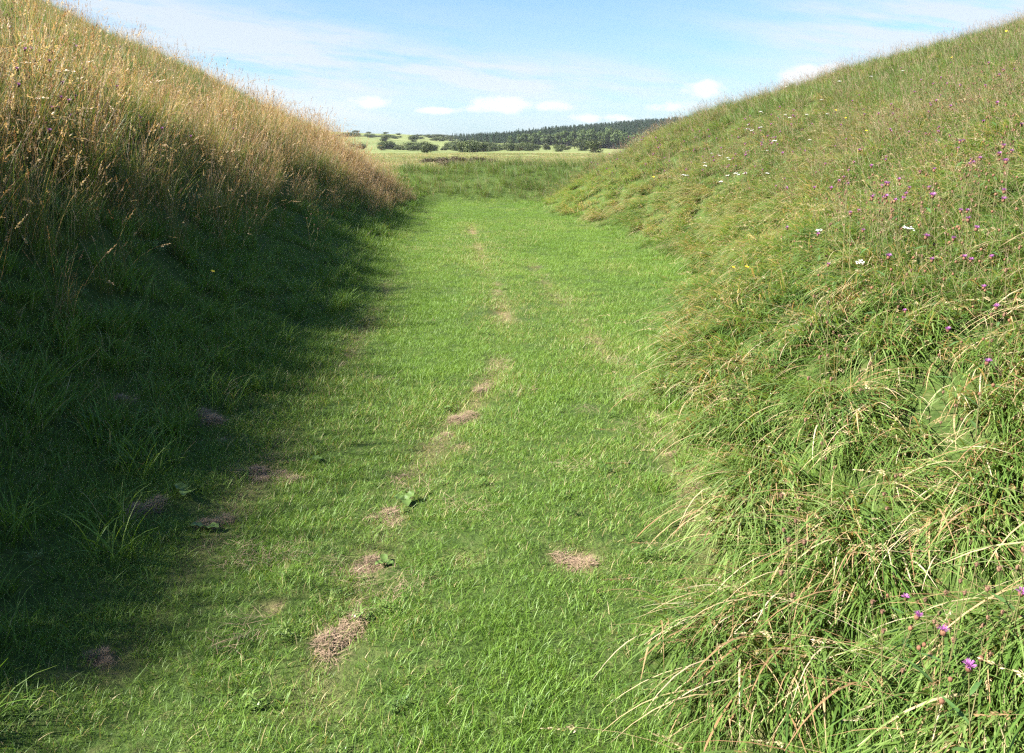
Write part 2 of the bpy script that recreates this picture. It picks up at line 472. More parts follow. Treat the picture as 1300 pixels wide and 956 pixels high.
tall = s * (RNG.uniform(.75, 1.1, n) + .6 * np.clip(lush, 0, 1))
w = wear(X, Y, .35)
stuff('mown_grass', acc, K, X, Y, RNG.random(n) * 6.28, s, np.clip(.55 + .5 * fbm(X * .7, Y * .35, 72) + RNG.normal(0, .1, n), 0, 1),
      np.clip(.05 + .28 * w * (X > -1.6) + .22 * fbm(X * 1.3, Y * .8, 73), 0, .6), M_lawn,
      'short mown green grass covering the path between the banks', 'grass', tall=tall)

# ---- lusher coarse grass, left in the shade and along both edges of the path
acc = Acc(); K = 7
for k in range(K):
    blades(acc, k, rng, 34, .09, (.14, .30), (.0045, .0085), (.0, .45), (.7, 1.9), segs=5)
    blades(acc, k, rng, 10, .10, (.10, .22), (.003, .005), (.1, .5), (.6, 1.6), segs=4, dry=.25)
def coarse_rho(X, Y):
    l = sstep(-.1, .5, dL(X, Y)) * np.clip(1.0 - (dL(X, Y) - 1.3) * 1.2, 0, 1)
    r = np.exp(-((dR(X, Y) + .15) / .3) ** 2) * .8 * np.interp(Y, [3, 7], [.12, 1])
    mid = .02 * (fbm(X * 1.2, Y * 1.2, 80) > .12) * (Y > 3.5)
    e = .9 * sstep(24.5, 26.5, Y) * (1 - sstep(28.5, 30, Y))
    return np.maximum(np.maximum(l * np.clip(.75 + 1.2 * fbm(X * 1.1, Y * 1.1, 81), .25, 1), r), np.maximum(mid, e)) * np.interp(Y, [0, 5, 15, 25], [54, 50, 26, 14]) * (1 - .9 * np.clip(wear(X, Y), 0, 1))
X, Y = area(-9, 6, .9, 31, coarse_rho, 54)
q = in_view(X, Y); X, Y = X[q], Y[q]; n = len(X)
s = RNG.uniform(.4, .85, n) * np.where(dL(X, Y) > .1, 1.25, .8)
stuff('coarse_grass', acc, K, X, Y, RNG.random(n) * 6.28, s, np.clip(.4 + .5 * fbm(X * .7, Y * .5, 82) + RNG.normal(0, .15, n), 0, 1),
      np.clip(RNG.normal(.02, .05, n), 0, .3), M_lawn, 'lush coarse green grass tufts along the path edges', 'grass', align=.5)

# ---- long lodged grass on the lower right bank: combed down towards the path
acc = Acc(); K = 8
for k in range(K):
    blades(acc, k, rng, 66, .14, (.26, .60), (.006, .012), (.35, 1.05), (1.5, 2.05), az=0, azs=.28, segs=7, power=.8, dry=.05, twist=1.6)
    blades(acc, k, rng, 12, .15, (.22, .5), (.003, .006), (.3, .9), (1.3, 2.0), az=0, azs=.7, segs=6, power=.9, dry=.8)
    P = blades(acc, k, rng, 2, .10, (.45, .7), (.0018, .0026), (.3, .7), (1.0, 1.7), az=0, azs=.6, segs=7, dry=1)
    seedhead(acc, k, rng, P, 30, .008, .009, .10)
def long_rho(X, Y):
    d = dR(X, Y) + .35 * fbm(X * .8, Y * .8, 90)
    b = sstep(-.25, .15, d) * (1 - .7 * sstep(2.6, 4.8, d))
    return b * np.interp(Y, [0, 4, 8, 16, 30], [44, 40, 30, 18, 12]) * np.clip(.95 + 1.1 * fbm(X * 1.4, Y * 1.4, 91), .35, 1) * (1 - .92 * np.clip(wear(X - .06, Y - .04, .06) * 1.6, 0, 1) * (d < .5))
X, Y = area(.4, 20, .8, 32, long_rho, 56)
q = in_view(X, Y); X, Y = X[q], Y[q]; n = len(X)
tallf = np.interp(Y, [3, 8, 15], [1, 1.1, 1.0])
yaw = math.pi + .8 + .9 * fbm(X * .55, Y * .55, 92) + RNG.normal(0, .22, n)
s = RNG.uniform(.65, 1.1, n) * tallf
stuff('long_lodged_grass', acc, K, X, Y, yaw, s, np.clip(.66 + .7 * fbm(X * .9, Y * .9, 93) + RNG.normal(0, .15, n), 0, 1),
      np.clip(.08 + .55 * fbm(X * .7, Y * .7, 94) + RNG.normal(0, .08, n), 0, .9), M_long,
      'long green and straw grass flopped down the lower right bank', 'grass', align=.55)

# ---- meadow grass over the upper right bank, end bank and the bank tops
acc = Acc(); K = 8
for k in range(K):
    blades(acc, k, rng, 34, .12, (.14, .36), (.003, .006), (.0, .6), (.5, 1.6), segs=4, az=0, azs=1.3)
    blades(acc, k, rng, 16, .13, (.18, .40), (.0018, .003), (.0, .5), (.4, 1.3), segs=4, az=0, azs=1.2, dry=.35)
    P = blades(acc, k, rng, 1 + k % 3, .12, (.30, .50), (.0014, .002), (.0, .35), (.1, .8), segs=4, az=0, azs=1.2, dry=1)
    seedhead(acc, k, rng, P, 18, .009, .014, .09)
def mead_rho(X, Y):
    d = dR(X, Y) + .5 * fbm(X * .8, Y * .8, 90)
    r = sstep(.8, 2.2, d)
    e = sstep(26.0, 27.6, Y) * (X > -6)
    l = sstep(2.4, 3.6, dL(X, Y)) * .95
    b = np.maximum(np.maximum(r, e), l)
    return b * np.interp(Y, [0, 6, 12, 20, 36, 60], [44, 40, 30, 22, 11, 4]) * np.clip(1.0 + .6 * fbm(X * 1.1, Y * 1.1, 101), .6, 1)
X, Y = area(-26, 30, 1.5, 46, mead_rho, 44)
q = in_view(X, Y, 2.2); X, Y = X[q], Y[q]; n = len(X)
yaw = math.pi + .5 + .9 * fbm(X * .4, Y * .4, 102) + RNG.normal(0, .3, n)
s = RNG.uniform(.7, 1.15, n) * np.interp(Y, [0, 15, 40], [1, 1.1, 1.5])
s = s * np.where(Y > 31, .8, 1)
reds = fbm(X * .35, Y * .35, 104)
stuff('meadow_grass', acc, K, X, Y, yaw, s, np.clip(.6 + .7 * fbm(X * .7, Y * .7, 103) + RNG.normal(0, .15, n), 0, 1),
      np.clip(np.where((X < -3) | (Y > 28), -.12, .04) + .6 * reds * (X > 0) + RNG.normal(0, .08, n), 0, .85), M_mead,
      'mixed green and russet meadow grass over the upper banks', 'grass', align=.45)

# ---- tall hay on the left bank
acc = Acc(); K = 8
for k in range(K):
    blades(acc, k, rng, 30, .13, (.25, .6), (.004, .0085), (.0, .4), (.4, 1.6), segs=5)
    blades(acc, k, rng, 20, .14, (.4, .85), (.0025, .0045), (.0, .35), (.15, 1.2), segs=5, dry=.55)
    P = blades(acc, k, rng, 6, .13, (.55, .95), (.0022, .0036), (.0, .3), (.1, .9), segs=6, dry=1)
    seedhead(acc, k, rng, P, 24, .016, .008, .13)
    P = blades(acc, k, rng, 1 + k % 2, .13, (.8, 1.15), (.0025, .0035), (.1, .5), (1.2, 2.2), segs=8, dry=1)
    seedhead(acc, k, rng, P, 20, .015, .012, .14, tone=(.6, 1))
def hay_rho(X, Y):
    d = dL(X, Y) + .3 * fbm(X * .9, Y * .9, 110)
    b = sstep(0, .6, d - np.interp(Y, [12, 20], [1.1, .25])) * (1 - .93 * sstep(2.6, 3.9, d)) * (1 - sstep(26, 31, Y))
    return b * np.interp(Y, [0, 5, 10, 18, 30], [30, 30, 24, 18, 12])
X, Y = area(-22, -2, -5, 31, hay_rho, 30)
q = in_view(X, Y, 2.5) | (X > -7); X, Y = X[q], Y[q]; n = len(X)
s = RNG.uniform(.55, 1.1, n) * np.clip(np.interp(Y, [12, 20], [.55, .8]) + (dL(X, Y) - 1.1) * .4, .55, 1.0) * np.clip(1 + .55 * fbm(X * .8, Y * .8, 114), .6, 1.3)
far_end = sstep(17, 23, Y)
stuff('tall_hay_grass', acc, K, X, Y, RNG.random(n) * 6.28, s, np.clip(.5 + .7 * fbm(X * .7, Y * .7, 112) + RNG.normal(0, .15, n), 0, 1),
      np.clip(.06 + .55 * fbm(X * .5, Y * .5, 113) + .4 * far_end + .14 * sstep(6, 14, Y) + RNG.normal(0, .08, n), 0, .95), M_hay,
      'tall seeding hay grass standing on the left bank', 'grass', align=.15)

# ---- thin seeding stalks that stand clear of both skylines
acc = Acc(); K = 6
for k in range(K):
    P = blades(acc, k, rng, 3, .10, (.7, 1.15), (.0016, .0022), (.0, .12), (.05, .5), segs=6, dry=1)
    seedhead(acc, k, rng, P, 60, .010, .030, .17, tone=(.0, .5))
def stalk_rho(X, Y):
    l = sstep(1.6, 2.6, dL(X, Y)) * (1 - .65 * sstep(3.2, 4.4, dL(X, Y))) * (1 - sstep(27, 32, Y))
    r = sstep(2.5, 4.5, dR(X, Y)) * .22 * (1 - sstep(28, 34, Y))
    return np.maximum(l, r) * 2.6
X, Y = area(-22, 22, 3, 34, stalk_rho, 2.6)
q = in_view(X, Y, 2.2); X, Y = X[q], Y[q]; n = len(X)
s = RNG.uniform(.55, 1.0, n) * np.where(X > 0, .5, 1)
stuff('seeding_grass_stalks', acc, K, X, Y, RNG.random(n) * 6.28, s, RNG.random(n), np.ones(n), M_hay,
      'thin brown seeding grass stalks standing above the banks', 'grass', align=.1)

# ---- low leafy herbs threaded through the right bank and path
acc = Acc(); K = 4
for k in range(K):
    n0 = 46
    r = .09 * np.sqrt(rng.random(n0)); a = rng.random(n0) * 6.28
    base = np.stack([r * np.cos(a), r * np.sin(a), rng.uniform(.01, .12, n0)], -1)
    V_, F_, al, P = strips(base, rng.random(n0) * 6.28, rng.uniform(.03, .08, n0), rng.uniform(.010, .02, n0), rng.uniform(.5, 1.2, n0), rng.uniform(1.3, 1.9, n0), 3, 1, 0, .6)
    V_ = V_.copy()
    acc.add(V_, F_, np.repeat(rng.random(n0), 8), .5 + al * .5, 0, k)
def herb_rho(X, Y):
    d = dR(X, Y)
    r = sstep(.6, 1.4, d) * np.clip(.3 + 1.5 * fbm(X * .9, Y * .9, 120), 0, 1)
    m_ = .8 * (fbm(X * 1.5, Y * 1.5, 121) > .12) * (np.abs(X) < 4) * (d < 0)
    l = .35 * sstep(.9, 1.6, dL(X, Y))
    return np.maximum(np.maximum(r, m_), l) * np.interp(Y, [0, 6, 14, 25], [16, 14, 8, 4])
X, Y = area(-18, 18, 1, 26, herb_rho, 16)
q = in_view(X, Y); X, Y = X[q], Y[q]; n = len(X)
s = RNG.uniform(.6, 1.2, n)
stuff('leafy_herbs', acc, K, X, Y, RNG.random(n) * 6.28, s * np.where((dL(X, Y) < 1.2) & (dR(X, Y) < 0), .32, np.where(X < 0, .6, 1)), RNG.random(n), np.zeros(n), M_long,
      'small leafy herbs threaded through the grass', 'ground cover', align=.5)

# ---- thin layer of dry mown strands lying along the worn tracks
acc = Acc(); K = 5
for k in range(K):
    blades(acc, k, rng, 60, .11, (.03, .09), (.0012, .0026), (1.1, 1.6), (1.3, 1.9), segs=3, dry=1, zoff=.03)
def clip_rho(X, Y):
    w_ = wear(X, Y, .08)
    return w_ * np.interp(Y, [0, 4, 10, 20], [80, 60, 36, 16]) * sstep(-1.7, -.9, X + .0 * Y) + .5 * w_ * 12 + 4 * (fbm(X * 2, Y * 1.3, 77) > .22) * (dL(X, Y) < .3) * (dR(X, Y) < 0)
X, Y = area(-4, 3, 1, 22, clip_rho, 130)
n = len(X)
stuff('loose_dry_clippings', acc, K, X, Y, RNG.random(n) * 6.28, RNG.uniform(.7, 1.2, n), RNG.random(n), np.ones(n), M_hayclip,
      'loose tan mown clippings lying in the worn tracks', 'clippings', align=.9)

# ---- tussocky grass over the field beyond
acc = Acc(); K = 5
for k in range(K):
    blades(acc, k, rng, 60, .5, (.10, .28), (.012, .03), (.1, .8), (.5, 1.6), segs=2, az=0, azs=1.2, dry=.25)
def field_rho(X, Y): return sstep(34, 42, Y) * np.interp(Y, [34, 60, 120, 200], [6, 3.0, .8, .25])
X, Y = area(-45, 45, 34, 170, field_rho, 6)
q = in_view(X * 1.0, Y * .45, 6); X, Y = X[q], Y[q]; n = len(X)
stuff('field_grass', acc, K, X, Y, math.pi + RNG.normal(0, .5, n), RNG.uniform(.8, 1.5, n) * np.interp(Y, [34, 170], [.8, 1.8]), np.clip(.5 + fbm(X * .08, Y * .08, 130), 0, 1),
      np.clip(.04 + .6 * fbm(X * .05, Y * .09, 131), 0, 1), M_far, 'pale tussocky grass over the field beyond the path', 'grass', align=.3, tall=RNG.uniform(.5, 1, n))

# ------------------------------------------------------------------ things: helpers
def tag(o, label, cat, group=None):
    o['label'] = label; o['category'] = cat
    if group: o['group'] = group
    return o
def empty(name, loc, rz=0, sc_=1, tilt=(0, 0)):
    o = bpy.data.objects.new(name, None); COL.objects.link(o)
    o.empty_display_size = .05
    o.location = loc; o.rotation_euler = (tilt[0], tilt[1], rz); o.scale = (sc_,) * 3
    return o
def link(name, me, parent=None):
    o = bpy.data.objects.new(name, me); COL.objects.link(o)
    if parent is not None: o.parent = parent
    return o
def acc_mesh(name, acc, m):
    attrs = {k: np.concatenate(v) for k, v in acc.a.items()}
    return make_mesh(name, np.concatenate(acc.V), np.concatenate(acc.F), attrs, m)
def tube(acc, pts, rads, sides=5):
    pts = np.array(pts, float); k = len(pts)
    d = unit(np.gradient(pts, axis=0)); ref = np.array([.3, .9, .1])
    u = unit(np.cross(d, ref)); v = np.cross(d, u)
    a = np.linspace(0, 2 * np.pi, sides, endpoint=False)
    ring = pts[:, None] + (u[:, None] * np.cos(a)[None, :, None] + v[:, None] * np.sin(a)[None, :, None]) * np.array(rads)[:, None, None]
    idx = np.arange(k * sides).reshape(k, sides)
    f = [[idx[i, j], idx[i, (j + 1) % sides], idx[i + 1, (j + 1) % sides], idx[i + 1, j]] for i in range(k - 1) for j in range(sides)]
    acc.add(ring.reshape(-1, 3), np.array(f), .4, .8, 0)
def copy_tree(o, parent=None):
    c = o.copy(); COL.objects.link(c)
    if parent is not None: c.parent = parent
    for ch in list(o.children): copy_tree(ch, c)
    return c
def ellipsoid(acc, c, r, nu=8, nv=6, jit=0, rg=None):
    th = np.linspace(.001, np.pi - .001, nv + 1); ph = np.linspace(0, 2 * np.pi, nu, endpoint=False)
    T, Pn = np.meshgrid(th, ph, indexing='ij')
    V_ = np.stack([np.sin(T) * np.cos(Pn) * r[0], np.sin(T) * np.sin(Pn) * r[1], np.cos(T) * r[2]], -1)
    if jit: V_ = V_ * (1 + jit * rg.normal(0, 1, T.shape)[..., None])
    V_ = V_.reshape(-1, 3) + np.array(c)
    idx = np.arange((nv + 1) * nu).reshape(nv + 1, nu)
    f = [[idx[i, j], idx[i + 1, j], idx[i + 1, (j + 1) % nu], idx[i, (j + 1) % nu]] for i in range(nv) for j in range(nu)]
    acc.add(V_, np.array(f), .5, .8, 0)

# ------------------------------------------------------------------ clumps of clippings
clump_meshes = []
for k in range(6):
    rg = np.random.default_rng(500 + k); a = Acc()
    n0 = 2600
    r = np.sqrt(rg.random(n0)) * (.8 + .35 * np.sin(3 * rg.random() + np.arange(n0)))
    an = rg.random(n0) * 6.28
    lob = 1 + .28 * np.sin(an * 2 + k) + .18 * np.sin(an * 3 + 2 * k)
    bx, by = r * np.cos(an) * lob * .40, r * np.sin(an) * lob * .40
    bz = .13 * np.clip(1 - (r * .9) ** 2, 0, 1) * rg.random(n0) ** .5 * (1 + .5 * np.sin(bx * 13 + k) * np.sin(by * 11)) + .01
    V_, F_, al, P = strips(np.stack([bx, by, bz], -1), rg.random(n0) * 6.28, rg.uniform(.05, .17, n0), rg.uniform(.0035, .0075, n0),
                           rg.uniform(1.1, 1.7, n0), rg.uniform(1.3, 2.0, n0), 4, 1, 1.5)
    V_ = V_.copy(); V_[:, 2] = np.maximum(V_[:, 2], -.01)
    a.add(V_, F_, np.repeat(rg.random(n0), 10), al, 1)
    # felted core
    nu, nv = 18, 5
    rr = np.linspace(0.02, 1, nv)[:, None] * np.ones((1, nu)); aa = np.linspace(0, 6.283, nu, endpoint=False)[None, :] * np.ones((nv, 1))
    lb = 1 + .28 * np.sin(aa * 2 + k) + .18 * np.sin(aa * 3 + 2 * k)
    cv = np.stack([rr * np.cos(aa) * lb * .34, rr * np.sin(aa) * lb * .34, .085 * (1 - rr ** 2) - .015 + .012 * rg.normal(0, 1, rr.shape)], -1).reshape(-1, 3)
    idx = np.arange(nu * nv).reshape(nv, nu)
    a.add(cv, np.array([[idx[i, j], idx[i + 1, j], idx[i + 1, (j + 1) % nu], idx[i, (j + 1) % nu]] for i in range(nv - 1) for j in range(nu)]), .2, .3, 1)
    clump_meshes.append(acc_mesh('clippings_clump', a, M_hayclip))
CLUMP_LABELS = [
    'large long heap of dry tan clippings nearest the camera in the left sunlit track',
    'tan clippings heap in the worn track, next beyond the largest heap',
    'tan clippings heap beside the round dock leaves in the worn track',
    'small loose clippings heap alone on mid path, left of the broad brown heap',
    'broad brown clippings heap lying nearest the middle of the path',
    'pale oval clippings heap farthest up the left sunlit track',
    'wide tan clippings heap just below the farthest pale oval one',
    'ragged clippings heap adjoining the lower left of the wide tan one in the track',
    'tan clippings heap on the shadow edge, left one of the touching pair',
    'tan clippings heap on the shadow edge, right one of the touching pair',
    'brown clippings heap lying fully in the shade above the touching pair',
    'small faint clippings heap farthest left in the shaded grass',
    'dark brown flat clippings in the shade below the touching pair',
    'pinkish clippings heap at the foot of the long grass on the right bank',
    'pale clippings heap at the bottom beside the long flopped grass',
    'tiny tan clippings patch in the green middle of the path',
    'thin tan clippings streak in the right hand track, far up the path',
    'smallest farthest clippings speck in the right hand track',
    'faint yellowish clippings patch in the sun close to the shadow edge',
    'small clippings patch between the dock leaves and the ragged heap',
    'small brown clippings patch just above the touching pair in the shade',
    'tiny brown clippings speck on the right side below the streak',
    'small thin clippings patch in the narrow part of the far track',
    'dull clippings patch at the edge of the long grass above the pinkish heap',
    'dark dead brown grass heap deep in the shade at the left',
    'upright strip of pale clippings under the long flopped grass',
    'brown clippings patch at the bottom of the shaded grass',
    'small clippings patch beside the track below the ragged heap']
for i, (c, (cx, cy)) in enumerate(zip(CLUMPS_PX, CL)):
    o = link('clippings_clump', clump_meshes[i % 6])
    D = math.hypot(cy, CAM_H); w = c[2] / F * D; dpt = c[3] / F * D * D / CAM_H
    sx = w / .50; sy = min(dpt / .9, sx * 1.9)
    nn = normal(np.array([cx]), np.array([cy]))
    o.location = (cx, cy, float(height(cx, cy)) - .008)
    o.scale = (sx, sy, max(.22, min(.40, (sx + sy) * .38)) * (.6 if i in (15, 16, 17, 18, 22) else 1.7 if i in (10, 11, 12, 24, 26) else 1.0))
    e = euler_align(nn, np.array([.3 * math.sin(i * 2.1)]))[0]; o.rotation_euler = tuple(map(float, e))
    tag(o, CLUMP_LABELS[i], 'clippings heap', 'dry mown clippings heaps on the path')

# ------------------------------------------------------------------ dock plants with broad round leaves
M_dock = plain('dock_leaf', (.075, .13, .028), (.13, .20, .05), 60, .5, .25)
def leaf_grid(acc, c, az, L, W, pitch, curl=.5, nu=8, nv=5):
    """one broad ribbed leaf blade"""
    u = np.linspace(0, 1, nu); v = np.linspace(-1, 1, nv)
    U, Vv = np.meshgrid(u, v, indexing='ij')
    wid = W * .5 * np.sin(np.pi * np.clip(U * .93 + .05, 0, 1)) ** .6
    X_ = U * L; Y_ = Vv * wid; Z_ = np.sin(U * curl) * -.3 * L * U + .12 * np.abs(Vv) * wid * 2 + .004 * np.sin(U * 30)
    cp, sp_ = math.cos(pitch), math.sin(pitch)
    X2 = X_ * cp - Z_ * sp_; Z2 = X_ * sp_ + Z_ * cp
    ca, sa = math.cos(az), math.sin(az)
    P = np.stack([X2 * ca - Y_ * sa, X2 * sa + Y_ * ca, Z2], -1).reshape(-1, 3) + np.array(c)
    idx = np.arange(nu * nv).reshape(nu, nv)
    f = [[idx[i, j], idx[i + 1, j], idx[i + 1, j + 1], idx[i, j + 1]] for i in range(nu - 1) for j in range(nv - 1)]
    acc.add(P, np.array(f), .5, .8, 0)
docks = [(515, 640, 3, .1, 'broad leaved dock with upright leaf beside the worn track clippings'),
         (488, 715, 3, .07, 'low pale broad leaves right of the second clippings heap'),
         (238, 632, 2, .12, 'single pair of pale round leaves in the shade'),
         (262, 672, 2, .11, 'pale oval leaves above the dark clippings in the shade'),
         (565, 520, 2, .07, 'small green broad leaves at the left of the wide tan clippings'),
         (400, 590, 2, .08, 'small round leaves right of the touching clippings pair')]
for i, (px, py, nl, L, lab) in enumerate(docks):
    x, y = flat(px, py)
    r = empty('dock_plant', (x, y, float(height(x, y))), 0)
    tag(r, lab, 'plant', 'broad leaved plants in the path')
    for j in range(nl):
        a = Acc(); leaf_grid(a, (0, 0, .018), .8 + j * 2.1 + i, L * .6, L * .45, .55 - .22 * j)
        tube(a, [(0, 0, -.01), (0, 0, .02)], [.003, .002], 4)
        link('leaf', acc_mesh('leaf', a, M_dock), r)

# ------------------------------------------------------------------ flowers
M_stem = plain('flower_stem', (.10, .12, .04), (.17, .13, .06), 40, .6)
M_leafg = plain('flower_leaf', (.05, .11, .03), (.10, .18, .05), 30, .5, .3)
M_purple = plain('purple_florets', (.28, .075, .28), (.50, .20, .47), 90, .6, .25)
M_calyx = plain('brown_calyx', (.09, .04, .022), (.22, .11, .06), 160, .8)
M_seed = plain('spent_head', (.09, .05, .03), (.24, .14, .085), 220, .9)
M_white = plain('white_florets', (.72, .72, .66), (.84, .84, .80), 120, .6, .2)
M_yellow = plain('yellow_petals', (.75, .52, .02), (.85, .66, .03), 120, .5, .2)

def stem_mesh(h, seed, branches=2, rad=.0016):
    rg = np.random.default_rng(seed); a = Acc()
    z = np.linspace(-.03, h, 7); bx = .05 * h * np.sin(z / h * 2 + seed); by = .04 * h * np.cos(z / h * 2.3 + seed)
    bx -= bx[-1]; by -= by[-1]; bx *= np.linspace(1, 0, 7) * 1; by *= np.linspace(1, 0, 7)
    pts = np.stack([bx, by, z], -1)
    tube(a, pts, np.linspace(rad * 1.4, rad * .8, 7), 5)
    ends = []
    for b in range(branches):
        k0 = 3 + b % 3; p0 = pts[k0]; an = rg.random() * 6.28; l = h * rg.uniform(.2, .32)
        p1 = p0 + np.array([math.cos(an) * l * .4, math.sin(an) * l * .4, l * .6]); p2 = p0 + np.array([math.cos(an) * l * .5, math.sin(an) * l * .5, l * 1.05])
        tube(a, [p0, p1, p2], [rad, rad * .8, rad * .7], 4); ends.append(p2)
    return acc_mesh('flower_stem', a, M_stem), pts, ends
def stem_leaves(pts, seed, n=5, L=.08, W=.014):
    rg = np.random.default_rng(seed); a = Acc()
    for i in range(n):
        p = pts[min(5, 1 + i % 5)]
        leaf_grid(a, tuple(p), rg.random() * 6.28, L * rg.uniform(.6, 1.2), W * rg.uniform(.7, 1.3), rg.uniform(.2, 1.0), 1.0, 6, 3)
    return acc_mesh('leaves', a, M_leafg)
def thistle_head(r, seed, n=60):
    rg = np.random.default_rng(seed); a = Acc()
    th = np.arccos(rg.uniform(.05, 1, n)); az = rg.random(n) * 6.28
    base = np.stack([np.cos(az) * .2 * r, np.sin(az) * .2 * r, np.full(n, -.15 * r)], -1)
    V_, F_, al, P = strips(base, az, r * rg.uniform(.85, 1.15, n), np.full(n, r * .14), th * .8, th * 1.05, 3, 1, .5, .3)
    a.add(V_, F_, .5, al, 0)
    return acc_mesh('flower_head', a, M_purple)
def calyx_mesh(r, m=None):
    a = Acc(); ellipsoid(a, (0, 0, 0), (r, r, r * 1.15), 9, 7, .05, np.random.default_rng(2))
    return acc_mesh('calyx', a, m or M_calyx)

def knapweed(h, seed, hr=.014):
    r = empty('knapweed', (0, 0, 0))
    sm, pts, ends = stem_mesh(h, seed)
    link('stem', sm, r); link('leaves', stem_leaves(pts, seed, 6), r)
    c = link('calyx', cal_me, r); c.location = (0, 0, h)
    f = link('flower_head', thistle_head(hr, seed), r); f.location = (0, 0, h + .009)
    for k, e in enumerate(ends):
        b = link('bud', bud_me, r); b.location = tuple(e)
    return r
cal_me = calyx_mesh(.0085); bud_me = calyx_mesh(.0065)
protos = [knapweed(h, s) for h, s in ((.42, 1), (.50, 2), (.36, 3), (.46, 5))]
heights = [.42, .50, .36, .46]
used = [False] * 4
def put(protos, heights, used, px, py, label, group, cat, s=1.0, dz=0):
    k = random.randrange(len(protos))
    if py < 330: s *= 1.2
    hh = heights[k] * s
    p = at(px, py, hh * .97)
    if p is None or p[1] > 60: return None
    if px > 720 and py < 330 and float(dR(p[0], p[1])) < .7: return None
    o = protos[k] if not used[k] else copy_tree(protos[k])
    used[k] = True
    o.location = (p[0], p[1], p[2] - .01); o.rotation_euler = (random.uniform(-.18, .18), random.uniform(-.25, .1), random.uniform(0, 6.28))
    o.scale = (s,) * 3
    tag(o, label, cat, group)
    return o
KG = 'purple knapweeds on the banks'
near_k = [(1288, 738, 'purple knapweed flower nearest the right edge, highest of the five big ones', 1),
          (1121, 776, 'purple knapweed farthest left of the five big ones in the long grass', 1),
          (1164, 757, 'small purple knapweed just right of the leftmost big one', .8),
          (1215, 828, 'purple knapweed with a brown head above it near the bottom edge', 1),
          (1254, 857, 'largest and lowest purple knapweed in the long grass', 1.1)]
for px, py, lab, s in near_k: put(protos, heights, used, px, py, lab, KG, 'flower', s * .85)
mid_k = [(1223, 419), (1287, 392), (1208, 305), (1185, 240), (1229, 206), (1240, 210), (1080, 177), (1148, 229), (1106, 250), (1108, 252), (1210, 182), (1212, 190),
         (1146, 238), (1129, 250), (1202, 268), (1075, 206), (1090, 218), (1091, 140), (1112, 146), (1126, 146), (1200, 128), (1187, 122), (1198, 136), (1184, 108), (1196, 100),
         (1250, 110), (1176, 220), (990, 240), (985, 238), (1048, 300), (1018, 290), (1250, 365), (1155, 300), (1160, 250), (1225, 330), (1270, 330), (1068, 232), (1082, 130),
         (1165, 103), (1140, 255), (1216, 180), (1265, 190), (1122, 200), (1098, 120), (1060, 160), (1035, 158), (1212, 110), (1294, 160), (1270, 95), (1285, 245), (1047, 340), (1240, 460)]
for i, (px, py) in enumerate(mid_k):
    put(protos, heights, used, px, py, 'small purple knapweed flower among the grasses of the sunny right bank', KG + ' in the distance', 'flower', random.uniform(.8, 1.1))
for px, py in [(56, 67), (60, 79), (79, 61), (72, 107), (87, 123), (91, 137), (74, 129), (20, 62), (178, 152), (14, 38), (188, 147), (24, 64), (60, 30), (88, 128), (30, 90), (45, 110), (110, 60), (130, 85), (160, 110), (100, 150), (40, 170), (215, 165), (250, 175), (150, 60), (66, 140), (10, 110), (300, 165)]:
    put(protos, heights, used, px, py, 'purple knapweed flower in the tall hay of the left bank', 'knapweeds in the left hay', 'flower', 1.0)
for i in range(85):
    cx_, cy_ = random.choice([(1090, 135), (1200, 110), (1225, 200), (1120, 230), (1230, 320), (1010, 190), (1180, 160), (960, 200), (1270, 180), (1080, 260)])
    px = random.gauss(cx_, 52); py = random.gauss(cy_, 36)
    if px < 1298 and py > 128 - (px - 1000) * .3:
        put(protos, heights, used, px, py, 'small purple knapweed flower among the grasses of the sunny right bank', KG + ' in the distance', 'flower', random.uniform(.8, 1.1))
for i in range(110):
    px = random.uniform(735, 1010); py = np.interp(px, [735, 800, 900, 1010], [215, 172, 150, 130]) + abs(random.gauss(0, 45)) + 3
    if px + (py - 240) < 640: continue
    put(protos, heights, used, px, py, 'tiny distant purple knapweed on the reddish end of the right bank', KG + ' far off', 'flower', random.uniform(.9, 1.4))

# spent brown heads
def spent(h, seed):
    r = empty('spent_flower', (0, 0, 0))
    sm, pts, ends = stem_mesh(h, seed, 3, .0015)
    link('stem', sm, r)
    for e in [pts[-1]] + ends:
        c = link('seed_head', spent_me, r); c.location = tuple(e)
    return r
def ragged(r, seed):
    rg = np.random.default_rng(seed); a = Acc()
    ellipsoid(a, (0, 0, 0), (r * .7, r * .7, r), 8, 6, .12, rg)
    n_ = 22; az = rg.random(n_) * 6.28
    V_, F_, al, P = strips(np.zeros((n_, 3)), az, rg.uniform(.9, 1.8, n_) * r, np.full(n_, r * .35), rg.uniform(.2, 1.3, n_), rg.uniform(.2, 1.8, n_), 2, 1, .5, .5)
    a.add(V_, F_, .5, al, 0)
    return acc_mesh('seed_head', a, M_seed)
spent_me = ragged(.008, 9)
sp = [spent(.40, 11), spent(.52, 12), spent(.6, 14)]; sph = [.40, .52, .6]; su = [False] * 3
near_s = [(1220, 748, 'brown spent flower heads above the lowest purple knapweeds'), (1206, 779, 'brown spent flower heads in the middle of the big knapweeds'),
          (1271, 728, 'pale spent flower heads left of the edge knapweed'), (1133, 792, 'short brown spent head below the leftmost knapweed'),
          (1177, 791, 'reddish spent flower head between the purple knapweeds'), (1245, 790, 'small pale spent head above the largest knapweed')]
for px, py, lab in near_s: put(sp, sph, su, px, py, lab, 'spent flower heads', 'seed head', .75)
